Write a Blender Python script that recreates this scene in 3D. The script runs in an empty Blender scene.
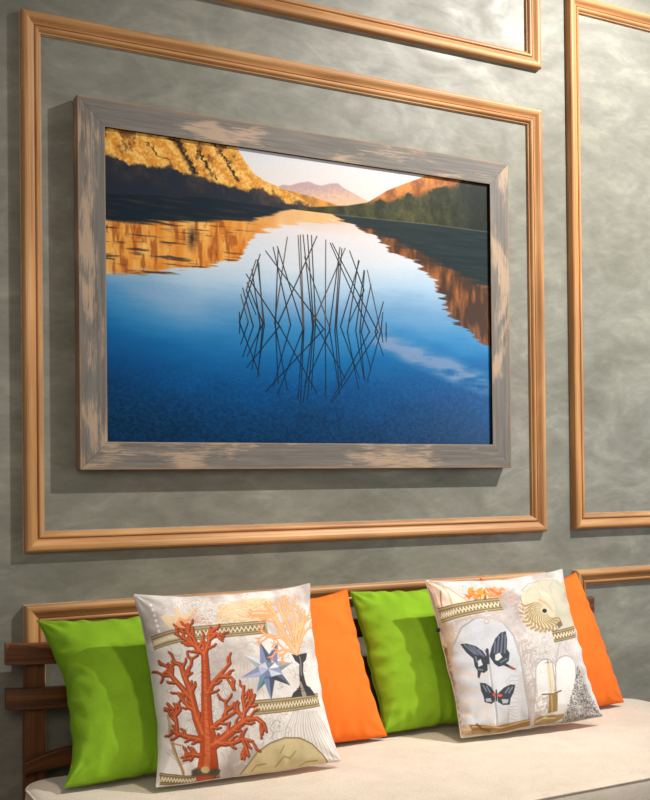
import bpy, math, random
import numpy as np

random.seed(7)
rng = np.random.default_rng(7)
C = bpy.context.scene.collection

# ------------------------------------------------------------------ helpers
def link(name, me, mats, parent=None):
    o = bpy.data.objects.new(name, me)
    C.objects.link(o)
    for m in (mats if isinstance(mats, (list, tuple)) else [mats]):
        me.materials.append(m)
    if parent is not None:
        o.parent = parent
    return o

def mesh(name, verts, faces, smooth=False, midx=None):
    me = bpy.data.meshes.new(name)
    me.from_pydata([tuple(map(float, v)) for v in verts], [], faces)
    if midx is not None:
        me.polygons.foreach_set('material_index', midx)
    me.polygons.foreach_set('use_smooth', [smooth] * len(me.polygons))
    me.update()
    return me

def tag(o, label=None, cat=None, group=None, kind=None):
    if label: o['label'] = label
    if cat: o['category'] = cat
    if group: o['group'] = group
    if kind: o['kind'] = kind
    return o

def empty(name, loc):
    o = bpy.data.objects.new(name, None)
    o.empty_display_size = .05
    C.objects.link(o)
    o.location = loc
    return o

def s2l(c):
    c = np.asarray(c, float)
    return np.where(c <= .04045, c / 12.92, ((c + .055) / 1.055) ** 2.4)

def rgb(r, g, b):
    return tuple(float(x) for x in s2l(np.array([r, g, b]) / 255)) + (1.,)

class NT:
    def __init__(s, name):
        s.m = bpy.data.materials.new(name); s.m.use_nodes = True
        s.t = s.m.node_tree; s.b = s.t.nodes['Principled BSDF']
    def n(s, typ, **k):
        x = s.t.nodes.new(typ)
        for a, v in k.items():
            if a.startswith('i_'):
                x.inputs[a[2:].replace('_', ' ')].default_value = v
            else:
                setattr(x, a, v)
        return x
    def l(s, a, b): s.t.links.new(a, b)
    def ramp(s, fac, stops):
        r = s.n('ShaderNodeValToRGB'); e = r.color_ramp.elements
        while len(e) < len(stops): e.new(.5)
        for q, (p, c) in zip(e, stops):
            q.position = p; q.color = c if len(c) == 4 else rgb(*c)
        s.l(fac, r.inputs[0]); return r.outputs[0]
    def mix(s, f, a, b, mode='MIX'):
        if mode == 'OVERLAY':            # tone modulation: 128 grey leaves the base colour as it is
            g = s.n('ShaderNodeVectorMath', operation='SCALE'); g.inputs[3].default_value = 1 / .2159
            s.l(b, g.inputs[0]); b = g.outputs[0]; mode = 'MULTIPLY'
        x = s.n('ShaderNodeMix', data_type='RGBA', blend_type=mode)
        for sock, v in ((x.inputs[0], f), (x.inputs[6], a), (x.inputs[7], b)):
            if isinstance(v, bpy.types.NodeSocket): s.l(v, sock)
            else: sock.default_value = v
        return x.outputs[2]
    def bump(s, h, strength, dist=.01, prev=None):
        b = s.n('ShaderNodeBump', i_Strength=strength, i_Distance=dist)
        s.l(h, b.inputs['Height'])
        if prev is not None: s.l(prev, b.inputs['Normal'])
        return b.outputs[0]
    def fin(s, col, rough=.7, normal=None, spec=.3, **k):
        if isinstance(col, bpy.types.NodeSocket): s.l(col, s.b.inputs['Base Color'])
        else: s.b.inputs['Base Color'].default_value = col
        if isinstance(rough, bpy.types.NodeSocket): s.l(rough, s.b.inputs['Roughness'])
        else: s.b.inputs['Roughness'].default_value = rough
        s.b.inputs['Specular IOR Level'].default_value = spec
        if normal is not None: s.l(normal, s.b.inputs['Normal'])
        for a, v in k.items(): s.b.inputs[a.replace('_', ' ')].default_value = v
        return s.m

def coords(M, scale=(1, 1, 1), rot=(0, 0, 0), kind='Object', attr=None):
    mp = M.n('ShaderNodeMapping'); mp.inputs['Scale'].default_value = scale
    mp.inputs['Rotation'].default_value = rot
    if attr:
        a = M.n('ShaderNodeAttribute', attribute_name=attr); M.l(a.outputs['Vector'], mp.inputs[0])
    else:
        t = M.n('ShaderNodeTexCoord'); M.l(t.outputs[kind], mp.inputs[0])
    return mp.outputs[0]

# ------------------------------------------------------------------ materials
def mat_plaster():
    M = NT('plaster_wall')
    def noise(scale, sc, detail=4, dist=0., rot=0., rough=.55):
        n = M.n('ShaderNodeTexNoise', i_Scale=sc, i_Detail=detail, i_Distortion=dist, i_Roughness=rough)
        M.l(coords(M, scale, (0, rot, 0)), n.inputs['Vector']); return n.outputs['Fac']
    big = noise((1, 1, 1.3), 1.6, 3, .6)
    str1 = noise((1, 1, 1.9), 2.6, 5, 2.4, .5, .52)
    str2 = noise((1, 1, 2.2), 3.4, 5, 2.6, -.7, .54)
    fine = noise((1, 1, 2.2), 26, 5, .8, .2, .6)
    col = M.ramp(big, [(.3, (127, 125, 112)), (.7, (147, 145, 134))])
    a = M.ramp(str1, [(.34, (112, 112, 107)), (.5, (128, 128, 128)), (.7, (150, 150, 146))])
    col = M.mix(.45, col, a, 'OVERLAY')
    b = M.ramp(str2, [(.38, (118, 118, 114)), (.52, (128, 128, 128)), (.66, (146, 146, 143))])
    col = M.mix(.45, col, b, 'OVERLAY')
    c = M.ramp(fine, [(.3, (118, 118, 116)), (.7, (138, 138, 137))])
    col = M.mix(.5, col, c, 'OVERLAY')
    r = M.ramp(str1, [(.3, (.56, .56, .56, 1)), (.7, (.42, .42, .42, 1))])
    nb = M.bump(str1, .06, .01); nb = M.bump(fine, .07, .004, nb)
    return M.fin(col, r, nb, .35)

def mat_wood(name, dark, mid, light, attr='grain', scale=1., rough=.45, bumpy=.15, contrast=1.):
    M = NT(name)
    v = coords(M, (2.2 * scale, 60 * scale, 7), attr=attr)
    n1 = M.n('ShaderNodeTexNoise', i_Scale=1., i_Detail=6, i_Distortion=.5, i_Roughness=.6)
    M.l(v, n1.inputs['Vector'])
    v2 = coords(M, (1.2 * scale, 9 * scale, 3), attr=attr)
    n2 = M.n('ShaderNodeTexNoise', i_Scale=1., i_Detail=3, i_Distortion=1.)
    M.l(v2, n2.inputs['Vector'])
    c1 = M.ramp(n1.outputs['Fac'], [(.3, dark), (.5, mid), (.72, light)])
    c2 = M.ramp(n2.outputs['Fac'], [(.3, (100, 96, 92)), (.7, (156, 156, 158))])
    return M.fin(M.mix(.5 * contrast, c1, c2, 'OVERLAY'), rough, M.bump(n1.outputs['Fac'], bumpy, .002), .4)

def mat_weathered():
    M = NT('weathered_grey_paint')
    def noise(sc, detail, dist, rough, off=0):
        v = coords(M, sc, attr='grain')
        n = M.n('ShaderNodeTexNoise', i_Scale=1., i_Detail=detail, i_Distortion=dist, i_Roughness=rough)
        M.l(v, n.inputs['Vector']); return n.outputs['Fac']
    g = noise((5, 110, 9), 5, .3, .6)
    col = M.ramp(g, [(.3, (108, 102, 95)), (.55, (126, 120, 112)), (.75, (143, 136, 127))])
    fine = noise((14, 230, 5), 7, .6, .75)
    patch = noise((4.2, 11, 13), 3, .4, .5)
    mul = M.n('ShaderNodeMath', operation='MULTIPLY_ADD'); mul.inputs[1].default_value = .62
    M.l(fine, mul.inputs[0]); M.l(patch, mul.inputs[2])
    mask = M.ramp(mul.outputs[0], [(.85, (0, 0, 0, 1)), (.94, (.85, .85, .85, 1))])
    col = M.mix(mask, col, rgb(196, 168, 140))
    mask2 = M.ramp(fine, [(.60, (0, 0, 0, 1)), (.70, (.6, .6, .6, 1))])
    col = M.mix(mask2, col, rgb(168, 140, 112))
    # worn bare wood along the arrises
    e = M.n('ShaderNodeAttribute', attribute_name='wear')
    ad = M.n('ShaderNodeMath', operation='MULTIPLY'); M.l(e.outputs['Fac'], ad.inputs[0])
    en = M.ramp(noise((9, 20, 3), 3, .2, .6), [(.35, (.35, .35, .35, 1)), (.6, (1, 1, 1, 1))])
    M.l(en, ad.inputs[1])
    col = M.mix(ad.outputs[0], col, rgb(176, 142, 108))
    return M.fin(col, .62, M.bump(g, .2, .002), .3)

def mat_fabric(name, color=None, attr=None, var=.06, weave=900, rough=.9, sheen=.3, bumps=.25):
    M = NT(name)
    t = coords(M, (1, 1, 1))
    n = M.n('ShaderNodeTexNoise', i_Scale=14., i_Detail=5); M.l(t, n.inputs['Vector'])
    f = M.n('ShaderNodeTexNoise', i_Scale=float(weave), i_Detail=2); M.l(t, f.inputs['Vector'])
    if attr:
        a = M.n('ShaderNodeAttribute', attribute_name=attr); base = a.outputs['Color']
    else:
        base = color
    shade = M.ramp(n.outputs['Fac'], [(.3, (128 - 180 * var,) * 3), (.7, (128 + 180 * var,) * 3)])
    col = M.mix(1., base, shade, 'OVERLAY')
    shade2 = M.ramp(f.outputs['Fac'], [(.3, (112,) * 3), (.7, (144,) * 3)])
    col = M.mix(.8, col, shade2, 'OVERLAY')
    m = M.fin(col, rough, M.bump(f.outputs['Fac'], bumps, .001), .15)
    M.b.inputs['Sheen Weight'].default_value = sheen
    M.b.inputs['Sheen Roughness'].default_value = .5
    if color is not None: M.b.inputs['Sheen Tint'].default_value = color
    return m

def mat_plain(name, col, rough=.6, spec=.3, nscale=30):
    M = NT(name)
    n = M.n('ShaderNodeTexNoise', i_Scale=float(nscale), i_Detail=4); M.l(coords(M), n.inputs['Vector'])
    s = M.ramp(n.outputs['Fac'], [(.3, (116,) * 3), (.7, (140,) * 3)])
    return M.fin(M.mix(1., col, s, 'OVERLAY'), rough, None, spec)

def mat_print():
    M = NT('glossy_photo_print')
    a = M.n('ShaderNodeAttribute', attribute_name='art')
    n = M.n('ShaderNodeTexNoise', i_Scale=700., i_Detail=1); M.l(coords(M), n.inputs['Vector'])
    s = M.ramp(n.outputs['Fac'], [(.3, (124,) * 3), (.7, (132,) * 3)])
    return M.fin(M.mix(1., a.outputs['Color'], s, 'OVERLAY'), .32, None, .25)

def mat_floor():
    M = NT('floor_planks')
    b = M.n('ShaderNodeTexBrick', i_Scale=1.)
    b.inputs['Color1'].default_value = rgb(120, 92, 66); b.inputs['Color2'].default_value = rgb(136, 106, 78)
    b.inputs['Mortar'].default_value = rgb(60, 45, 32)
    b.inputs['Brick Width'].default_value = 1.2; b.inputs['Row Height'].default_value = .14
    b.inputs['Mortar Size'].default_value = .003
    M.l(coords(M), b.inputs['Vector'])
    n = M.n('ShaderNodeTexNoise', i_Scale=3., i_Detail=6); M.l(coords(M, (1, 14, 1)), n.inputs['Vector'])
    s = M.ramp(n.outputs['Fac'], [(.3, (105,) * 3), (.7, (150,) * 3)])
    return M.fin(M.mix(.8, b.outputs['Color'], s, 'OVERLAY'), .4)

WALL = mat_plaster()
OAK = mat_wood('oak_moulding', (164, 110, 62), (194, 140, 86), (214, 168, 112))
CAULK = mat_plain('pale_caulk', rgb(176, 172, 158), .7)
TEAK = mat_wood('dark_teak', (56, 31, 14), (102, 61, 31), (138, 90, 52), attr='grain', rough=.4, scale=.8)
WEATHER = mat_weathered()
PRINT = mat_print()
DARKIN = mat_plain('rebate_painted_shade', rgb(34, 30, 28), .8, .1)  # near-black colour stands in for shade on the frame's inner edge
LIME = mat_fabric('lime_cotton', rgb(134, 178, 40), var=.03, weave=1100, sheen=.15)
ORANGE = mat_fabric('orange_cotton', rgb(240, 118, 42), var=.03, weave=1100, sheen=.15)
ARTCLOTH = mat_fabric('printed_linen', None, 'art', var=.03, weave=1300, sheen=.1)
BEIGE = mat_fabric('beige_upholstery', rgb(218, 207, 192), var=.02, weave=650, sheen=.3, bumps=.5)
PIPE = mat_fabric('beige_piping_cloth', rgb(226, 212, 192), var=.05, weave=900, sheen=.2)
BLACK = mat_plain('black_tag_cloth', rgb(30, 30, 32), .7)
FLOOR = mat_floor()

# ------------------------------------------------------------------ painting on vertex grids
class Canvas:
    """float sRGB picture painted in its own 0..1 uv frame (v down); q maps artwork sketch coordinates to uv."""
    def __init__(s, w, h, quad=None, bg=(255, 255, 255)):
        s.w, s.h = w, h
        s.a = np.ones((h, w, 3)) * np.array(bg) / 255.
        s.V, s.U = np.mgrid[0:h, 0:w].astype(float)
        s.H = None
        if quad is not None:
            (x0, y0), (x1, y1), (x2, y2), (x3, y3) = quad   # TL TR BR BL in sketch coordinates
            A = []; bb = []
            for (x, y), (u, v) in zip(quad, ((0, 0), (1, 0), (1, 1), (0, 1))):
                A.append([x, y, 1, 0, 0, 0, -u * x, -u * y]); bb.append(u)
                A.append([0, 0, 0, x, y, 1, -v * x, -v * y]); bb.append(v)
            s.H = np.append(np.linalg.solve(np.array(A, float), np.array(bb, float)), 1).reshape(3, 3)
            s.k = w / math.hypot(x1 - x0, y1 - y0)
        else:
            s.k = 1.
    bul = (0, 0)
    def p(s, pts):
        pts = np.atleast_2d(np.array(pts, float))
        if s.H is None: return pts * [s.w, s.h]
        q = np.c_[pts, np.ones(len(pts))] @ s.H.T
        q = q[:, :2] / q[:, 2:]
        if s.bul != (0, 0):
            for _ in range(2):
                e = ((1 - np.abs(q * 2 - 1).clip(0, 1) ** 2.2).prod(1)) ** .5
                e = e[:, None] if _ == 0 else e0
                if _ == 0: e0 = e
            q = q - e0 * np.array(s.bul)
        return q * [s.w - 1, s.h - 1]
    def box(s, P, r):
        x0 = int(max(0, np.floor(P[:, 0].min() - r - 2))); x1 = int(min(s.w, np.ceil(P[:, 0].max() + r + 3)))
        y0 = int(max(0, np.floor(P[:, 1].min() - r - 2))); y1 = int(min(s.h, np.ceil(P[:, 1].max() + r + 3)))
        return x0, x1, y0, y1
    def blend(s, x0, x1, y0, y1, m, col):
        m = m[..., None]; c = np.array(col) / 255.
        s.a[y0:y1, x0:x1] = s.a[y0:y1, x0:x1] * (1 - m) + c * m
    def poly(s, pts, col, alpha=1., soft=.6, raw=False):
        P = pts if raw else s.p(pts)
        P = np.array(P); x0, x1, y0, y1 = s.box(P, soft)
        if x1 <= x0 or y1 <= y0: return
        X = s.U[y0:y1, x0:x1]; Y = s.V[y0:y1, x0:x1]
        ins = np.zeros(X.shape, bool); d = np.full(X.shape, 1e9)
        n = len(P)
        for i in range(n):
            ax, ay = P[i]; bx, by = P[(i + 1) % n]
            if ay != by:
                c = ((ay > Y) != (by > Y)) & (X < (bx - ax) * (Y - ay) / (by - ay) + ax)
                ins ^= c
            L = (bx - ax) ** 2 + (by - ay) ** 2 + 1e-9
            t = np.clip(((X - ax) * (bx - ax) + (Y - ay) * (by - ay)) / L, 0, 1)
            d = np.minimum(d, np.hypot(X - ax - t * (bx - ax), Y - ay - t * (by - ay)))
        sd = np.where(ins, d, -d)
        s.blend(x0, x1, y0, y1, alpha * np.clip(sd / (2 * soft) + .5, 0, 1), col)
    def line(s, pts, w, col, alpha=1., soft=.6):
        """polyline with per-point width (sketch units)"""
        P = s.p(pts)
        ws = np.array(w if hasattr(w, '__len__') else [w] * len(P), float) * s.k / 2
        x0, x1, y0, y1 = s.box(P, ws.max())
        if x1 <= x0 or y1 <= y0: return
        X = s.U[y0:y1, x0:x1]; Y = s.V[y0:y1, x0:x1]; sd = np.full(X.shape, -1e9)
        for i in range(len(P) - 1):
            ax, ay = P[i]; bx, by = P[i + 1]
            L = (bx - ax) ** 2 + (by - ay) ** 2 + 1e-9
            t = np.clip(((X - ax) * (bx - ax) + (Y - ay) * (by - ay)) / L, 0, 1)
            d = np.hypot(X - ax - t * (bx - ax), Y - ay - t * (by - ay))
            sd = np.maximum(sd, ws[i] + t * (ws[i + 1] - ws[i]) - d)
        thin = min(1., ws.max() / .5)
        s.blend(x0, x1, y0, y1, alpha * thin * np.clip(sd / (2 * soft) + .5, 0, 1), col)
    def ell(s, c, rx, ry, col, rot=0, alpha=1., soft=.6, a0=0, a1=360):
        t = np.radians(np.linspace(a0, a1, 40)); r = math.radians(rot)
        x = rx * np.cos(t); y = ry * np.sin(t)
        s.poly(np.c_[c[0] + x * math.cos(r) - y * math.sin(r), c[1] + x * math.sin(r) + y * math.cos(r)], col, alpha, soft)

def vnoise(w, h, sx, sy, seed=0, octaves=4, pers=.5):
    """value noise, feature size sx, sy in pixels"""
    r = np.random.default_rng(seed); out = np.zeros((h, w)); amp = 1; tot = 0
    for o in range(octaves):
        gw = max(2, int(w / sx) + 3); gh = max(2, int(h / sy) + 3)
        g = r.random((gh, gw))
        x = np.arange(w) / sx; y = np.arange(h) / sy
        x = np.minimum(x, gw - 1.001); y = np.minimum(y, gh - 1.001)
        xi = x.astype(int); yi = y.astype(int); fx = x - xi; fy = y - yi
        fx = fx * fx * (3 - 2 * fx); fy = fy * fy * (3 - 2 * fy)
        a = g[np.ix_(yi, xi)]; b = g[np.ix_(yi, xi + 1)]; c = g[np.ix_(yi + 1, xi)]; d = g[np.ix_(yi + 1, xi + 1)]
        out += amp * ((a * (1 - fx) + b * fx) * (1 - fy)[:, None] + (c * (1 - fx) + d * fx) * fy[:, None])
        tot += amp; amp *= pers; sx = max(1.2, sx / 2); sy = max(1.2, sy / 2)
    return out / tot

def interp(xs, pts):
    pts = np.array(pts, float); return np.interp(xs, pts[:, 0], pts[:, 1])

# ---- the lake photograph in the frame
def paint_lake(w, h):
    cv = Canvas(w, h, quad=LAKE_QUAD)
    # sketch coordinates of every canvas point
    Hi = np.linalg.inv(cv.H)
    q = np.stack([cv.U / (w - 1), cv.V / (h - 1), np.ones_like(cv.U)], -1) @ Hi.T
    X = q[..., 0] / q[..., 2]; Y = q[..., 1] / q[..., 2]
    # everything below is in a levelled frame: yy = 0 at the far shore, growing downward
    n_big = vnoise(w, h, w / 6, h / 10, 1); n_rip = vnoise(w, h, w / 14, h / 130, 2, 4)
    n_fine = vnoise(w, h, 5, 4, 3, 2); n_rock = vnoise(w, h, 26, 34, 4, 5, .65)
    def lerp(a, b, t): return a * (1 - t[..., None]) + b * t[..., None]
    def cc(*c): return np.array(c) / 255.
    # sky
    img = lerp(cc(226, 226, 230) * np.ones((h, w, 3)), cc(240, 226, 216), np.clip((Y - 150) / 50, 0, 1))
    # water gradient
    yw = Y + (n_rip - .5) * 6 + (n_big - .5) * 26 + (325 - X) * .05 + np.clip(200 - X, 0, 100) * .25
    stops = [208, 232, 262, 285, 310, 335, 360, 390, 420, 450]
    cols = np.array([(232, 200, 176), (234, 226, 224), (216, 224, 232), (182, 208, 228), (122, 168, 206), (60, 138, 192),
                     (14, 106, 168), (0, 80, 140), (0, 62, 110), (0, 50, 86)]) / 255.
    wat = np.stack([np.interp(yw, stops, cols[:, i]) for i in range(3)], -1)
    # cloud mirrored at lower right, a faint one at the left
    cl = np.clip(1 - np.abs((Y - (334 + (X - 370) * .44)) / 16), 0, 1) * np.clip((X - 350) / 40, 0, 1) * np.clip((vnoise(w, h, 60, 16, 19, 5) - .2) * 1.9, 0, 1)
    wat = lerp(wat, cc(164, 166, 192), np.clip(cl * 1.3, 0, .65))
    cl = np.clip(1 - np.abs((Y - (300 + (X - 160) * .3)) / 18), 0, 1) * np.clip(1 - np.abs(X - 165) / 50, 0, 1) * n_big
    wat = lerp(wat, cc(190, 200, 215), cl * .7)
    # speckle of the lake bed near the bottom
    sp = np.clip((Y - 350) / 60, 0, 1) * (n_fine - .5)
    wat = wat + (sp * .16)[..., None] * cc(120, 190, 255)
    jit = (n_rip - .5) * 14
    # left reflection
    lowL = interp(X, [(95, 276), (140, 274), (170, 272), (205, 268), (238, 260), (246, 250), (256, 236), (281, 227), (300, 224), (345, 222), (375, 219), (400, 200)])
    m = np.clip((lowL + jit * 1.2 - Y) / 3, 0, 1) * (X < 375)
    glow = lerp(cc(226, 130, 34) * np.ones((h, w, 3)), cc(255, 192, 96), np.clip((vnoise(w, h, 22, 60, 8) - .35) * 2.2, 0, 1))
    glow = lerp(glow, cc(150, 70, 22), np.clip((vnoise(w, h, 9, 34, 14, 4) - .52) * 4, 0, .7) * np.clip((255 - X) / 20, 0, 1))
    glow = lerp(glow, cc(240, 196, 140), np.clip((X - 245) / 40, 0, 1) * .8)
    glow = lerp(glow, cc(34, 34, 42), np.clip((n_rip - .60) * 6, 0, .75) * np.clip((260 - X) / 30, 0, 1))
    wat = lerp(wat, glow, m * .96)
    m = np.clip((interp(X, [(95, 222), (150, 224), (200, 223), (250, 222), (270, 217), (290, 210), (300, 206)]) + jit * .5 - Y) / 3, 0, 1) * (X < 300)
    wat = lerp(wat, lerp(cc(20, 34, 46) * np.ones((h, w, 3)), cc(70, 56, 44), np.clip((n_rip - .55) * 3, 0, 1)), m)
    ds = np.clip(1 - np.abs(X - 192 - jit * .3) / 6, 0, 1) * np.clip(1 - np.abs(Y - 238) / 16, 0, 1)
    wat = lerp(wat, cc(40, 30, 30), ds)
    # right reflection: brown outer band and dark inner part
    ox = interp(Y, [(217, 332), (224, 350), (236, 374), (246, 384), (254, 392), (261, 416), (272, 420), (278, 432), (298, 441), (317, 448), (329, 464), (348, 488), (360, 520)])
    m = np.clip((X - ox - jit * 1.4) / 3, 0, 1) * (Y > 214)
    br = lerp(cc(72, 44, 26) * np.ones((h, w, 3)), cc(170, 96, 44), np.clip((vnoise(w, h, 12, 40, 11) - .4) * 2.6, 0, 1))
    wat = lerp(wat, br, m * .95)
    inn = interp(X, [(330, 222), (374, 236), (400, 247), (426, 259), (451, 274), (492, 292)])
    m2 = np.clip((inn + jit * 1.2 - Y) / 5, 0, 1) * m
    wat = lerp(wat, lerp(cc(24, 34, 36) * np.ones((h, w, 3)), cc(44, 58, 58), n_rip), m2)
    shore = interp(X, [(90, 193), (200, 197), (290, 209), (338, 215), (387, 220), (435, 225), (495, 233)])
    img = np.where((Y > shore)[..., None], wat, img)
    land = Y <= shore
    # far mountains
    far = interp(X, [(270, 190), (283, 184), (290, 185), (300, 182), (309, 181), (316, 184), (322, 185), (330, 183), (338, 182.5), (343, 187), (354, 193), (367, 200), (380, 206)])
    m = np.clip((Y - far) / 1.2, 0, 1) * land
    img = lerp(img, lerp(cc(196, 166, 166) * np.ones((h, w, 3)), cc(234, 192, 158), np.clip((Y - 186) / 14 + (n_fine - .5), 0, 1)), m)
    foot = interp(X, [(260, 183), (284, 189), (300, 193), (312, 196), (335, 204), (350, 208)])
    m = np.clip((Y - foot) / 1.2, 0, 1) * land * (X < 350)
    img = lerp(img, lerp(cc(232, 160, 66) * np.ones((h, w, 3)), cc(120, 84, 44), np.clip((n_rock - .4) * 2, 0, 1)), m)
    # left mountain
    sky = interp(X, [(90, 90), (225, 128), (237, 147), (245, 161), (254, 173), (266, 181), (284, 189), (300, 197), (318, 207)])
    m = np.clip((Y - sky) / 1.2, 0, 1) * land * (X < 318)
    diag = np.sin((X * .9 - Y * .75) * .33 + (n_rock - .5) * 9)
    lit = lerp(cc(220, 144, 48) * np.ones((h, w, 3)), cc(255, 202, 108), np.clip(.5 + .35 * diag + (n_fine - .5) * 1.6, 0, 1))
    lit = lerp(lit, cc(92, 54, 26), np.clip((n_rock - .56) * 6, 0, .7))
    for pts in ([(168, 138), (178, 142), (186, 158), (196, 174)], [(214, 143), (226, 160), (238, 182)], [(198, 150), (208, 168), (218, 180)], [(146, 142), (158, 156), (170, 160)]):
        P = np.array(pts)
        cx = np.interp(Y, P[:, 1], P[:, 0]); wd = 3.5 if P[0, 0] == 168 else 1.2
        gm = np.clip(1.3 - np.abs(X - cx + (n_fine - .5) * 6) / wd, 0, 1) * (Y > P[0, 1]) * (Y < P[-1, 1])
        lit = lerp(lit, cc(32, 26, 24), gm * .9)
    shd = interp(X, [(90, 150), (106, 153), (131, 162), (155, 165), (171, 165), (192, 174), (217, 181), (235, 185), (260, 189), (285, 201), (318, 207)])
    sh = lerp(cc(36, 42, 54) * np.ones((h, w, 3)), cc(98, 74, 58), np.clip((n_rock - .42) * 2.6, 0, 1) * np.clip((shd + 26 - Y) / 26, 0, 1))
    lit = lerp(lit, sh, np.clip((Y - shd + (n_rock - .5) * 14) / 3, 0, 1))
    img = lerp(img, lit, m)
    # right hill
    sky = interp(X, [(300, 207), (348, 205), (367, 202), (376, 197), (387, 190), (405, 183), (419, 178), (427, 174), (470, 176), (500, 184)])
    m = np.clip((Y - sky) / 1.2, 0, 1) * land * (X > 300)
    g = lerp(cc(44, 48, 30) * np.ones((h, w, 3)), cc(96, 92, 52), np.clip((n_rock - .35) * 2 + (n_fine - .5) * .3, 0, 1))
    g = lerp(g, cc(26, 34, 34), np.clip((X - 440) / 50, 0, .7))
    oz = interp(X, [(360, 203), (387, 203), (410, 197), (440, 190), (462, 184), (480, 176)])
    g = lerp(g, lerp(cc(222, 140, 66) * np.ones((h, w, 3)), cc(140, 80, 40), np.clip((n_rock - .4) * 3, 0, 1)), np.clip((oz - Y + (n_rock - .5) * 16) / 4, 0, 1))
    img = lerp(img, g, m)
    sl = np.clip(1 - np.abs(Y - shore) / 1., 0, 1) * (X > 335)
    img = lerp(img, cc(150, 138, 120), sl * .45)
    cv.a = np.clip(img, 0, 1)
    # bundle of sticks standing in the water, with mirror images
    cv.k = w / 400.
    st = [(243,98,197,405),(165,148,375,430),(207,132,300,430),(192,135,255,415),(282,92,300,420),(290,90,303,430),(300,90,335,425),
          (316,90,338,420),(330,92,345,400),(350,95,210,410),(305,170,398,430),(382,108,380,425),(398,120,540,440),(405,120,570,440),
          (452,138,340,400),(433,135,395,430),(430,190,415,435),(440,140,420,420),(468,148,520,290),(500,182,460,440),(503,185,435,420),
          (520,218,490,435),(522,220,505,440),(532,218,580,440),(545,270,510,440),(590,332,560,440),(588,370,582,430),(600,408,600,445),
          (135,180,160,415),(145,160,70,405),(115,215,145,415),(95,232,215,420),(82,282,120,420),(98,262,155,410),(75,305,102,405),
          (70,370,72,412),(140,190,155,400),(210,140,200,410),(130,180,95,290)]
    def z(x, y): return (220 + x / 3.611, 210 + y / 3.611)
    for (a, b, c, d) in st:
        fx = a + (c - a) * -.0
        cv.line([z(c, d), z(fx, d + .80 * (d - b))], [1.25, .9], (6, 30, 46), .9, .5)
    for (a, b, c, d) in st:
        cv.line([z(a, b), z(c, d)], [1.0, 1.35], (34, 34, 36) if (a + d) % 3 else (84, 70, 58), .92, .5)
    return np.clip(cv.a, 0, 1)

# ---- cushion prints -----------------------------------------------------
def band(cv, top, bot, lite=(226, 214, 186)):
    """woven ribbon between two polylines with a zigzag down its middle"""
    top = np.array(top, float); bot = np.array(bot, float)
    cv.poly(np.vstack([top, bot[::-1]]), (176, 158, 122))
    def at(f, t):
        L = lambda P: np.array([np.interp(t, np.linspace(0, 1, len(P)), P[:, i]) for i in (0, 1)])
        return L(top) * (1 - f) + L(bot) * f
    for f in (.0, .2, .82, 1.):
        cv.line([at(f, t) for t in np.linspace(0, 1, 8)], 2.6, (112, 94, 62), .9)
    mid = [at(f, t) for f in (.3,) for t in np.linspace(.01, .99, 8)] + [at(.72, t) for t in np.linspace(.99, .01, 8)]
    cv.poly(mid, (128, 112, 82))
    ln = np.linalg.norm(top[-1] - top[0]); n = max(6, int(ln / 9))
    cv.line([at(.34 if i % 2 else .68, t) for i, t in enumerate(np.linspace(.02, .98, 2 * n))], 3.4, lite)

def branch(cv, r, p, ang, ln, wd, depth, col, dark, lite, curl=.35):
    pts = [p]; a = ang; ws = [wd]
    for i in range(4):
        a += r.uniform(-curl, curl) * .6
        pts.append((pts[-1][0] + ln / 4 * math.cos(a), pts[-1][1] + ln / 4 * math.sin(a)))
        ws.append(wd * (1 - .38 * (i + 1) / 4))
    out = [(pts, ws)]
    if depth > 0:
        for k in range(r.integers(2, 4)):
            i = r.integers(2, 5) if k else 4
            sgn = 1 if (k % 2) else -1
            out += branch(cv, r, pts[i], a + sgn * r.uniform(.35, .8), ln * r.uniform(.5, .72), ws[i] * .85, depth - 1, col, dark, lite, curl)
    else:
        for sgn in (-1, 1):
            b = a + sgn * .7
            out.append(([pts[-1], (pts[-1][0] + 11 * math.cos(b), pts[-1][1] + 11 * math.sin(b))], [wd * .6, wd * .5]))
    return out

def draw_coral(cv, segs, col, dark, lite):
    for P, W in segs: cv.line(np.array(P) + [1.5, 2], np.array(W) + 3.5, dark, .9)
    for P, W in segs: cv.line(P, W, col)
    for P, W in segs: cv.line(np.array(P) - [.8, .6], np.array(W) * .32, lite, .75)

def sketch_bg(cv, seed, n, tone=(176, 168, 164)):
    """faint engraved scrolls and hatching behind the motifs"""
    r = np.random.default_rng(seed)
    w, h = cv.w, cv.h
    t = vnoise(w, h, w / 5, h / 5, seed, 4)
    cv.a = cv.a * (1 - np.clip((t - .52) * 1.2, 0, .22)[..., None] * np.array([.8, .95, 1.]))
    t2 = vnoise(w, h, w / 3, h / 3, seed + 1, 2); t3 = vnoise(w, h, w / 16, h / 16, seed + 2, 3)
    iso = np.abs(((t3 * 11 + t2 * 5) % 1) - .5) < .11
    k = np.clip((vnoise(w, h, w / 5, h / 5, seed + 3, 2) - .38) * 4, 0, 1) * iso * .75
    cv.a = cv.a * (1 - k[..., None]) + np.array(tone) / 255. * k[..., None]

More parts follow.
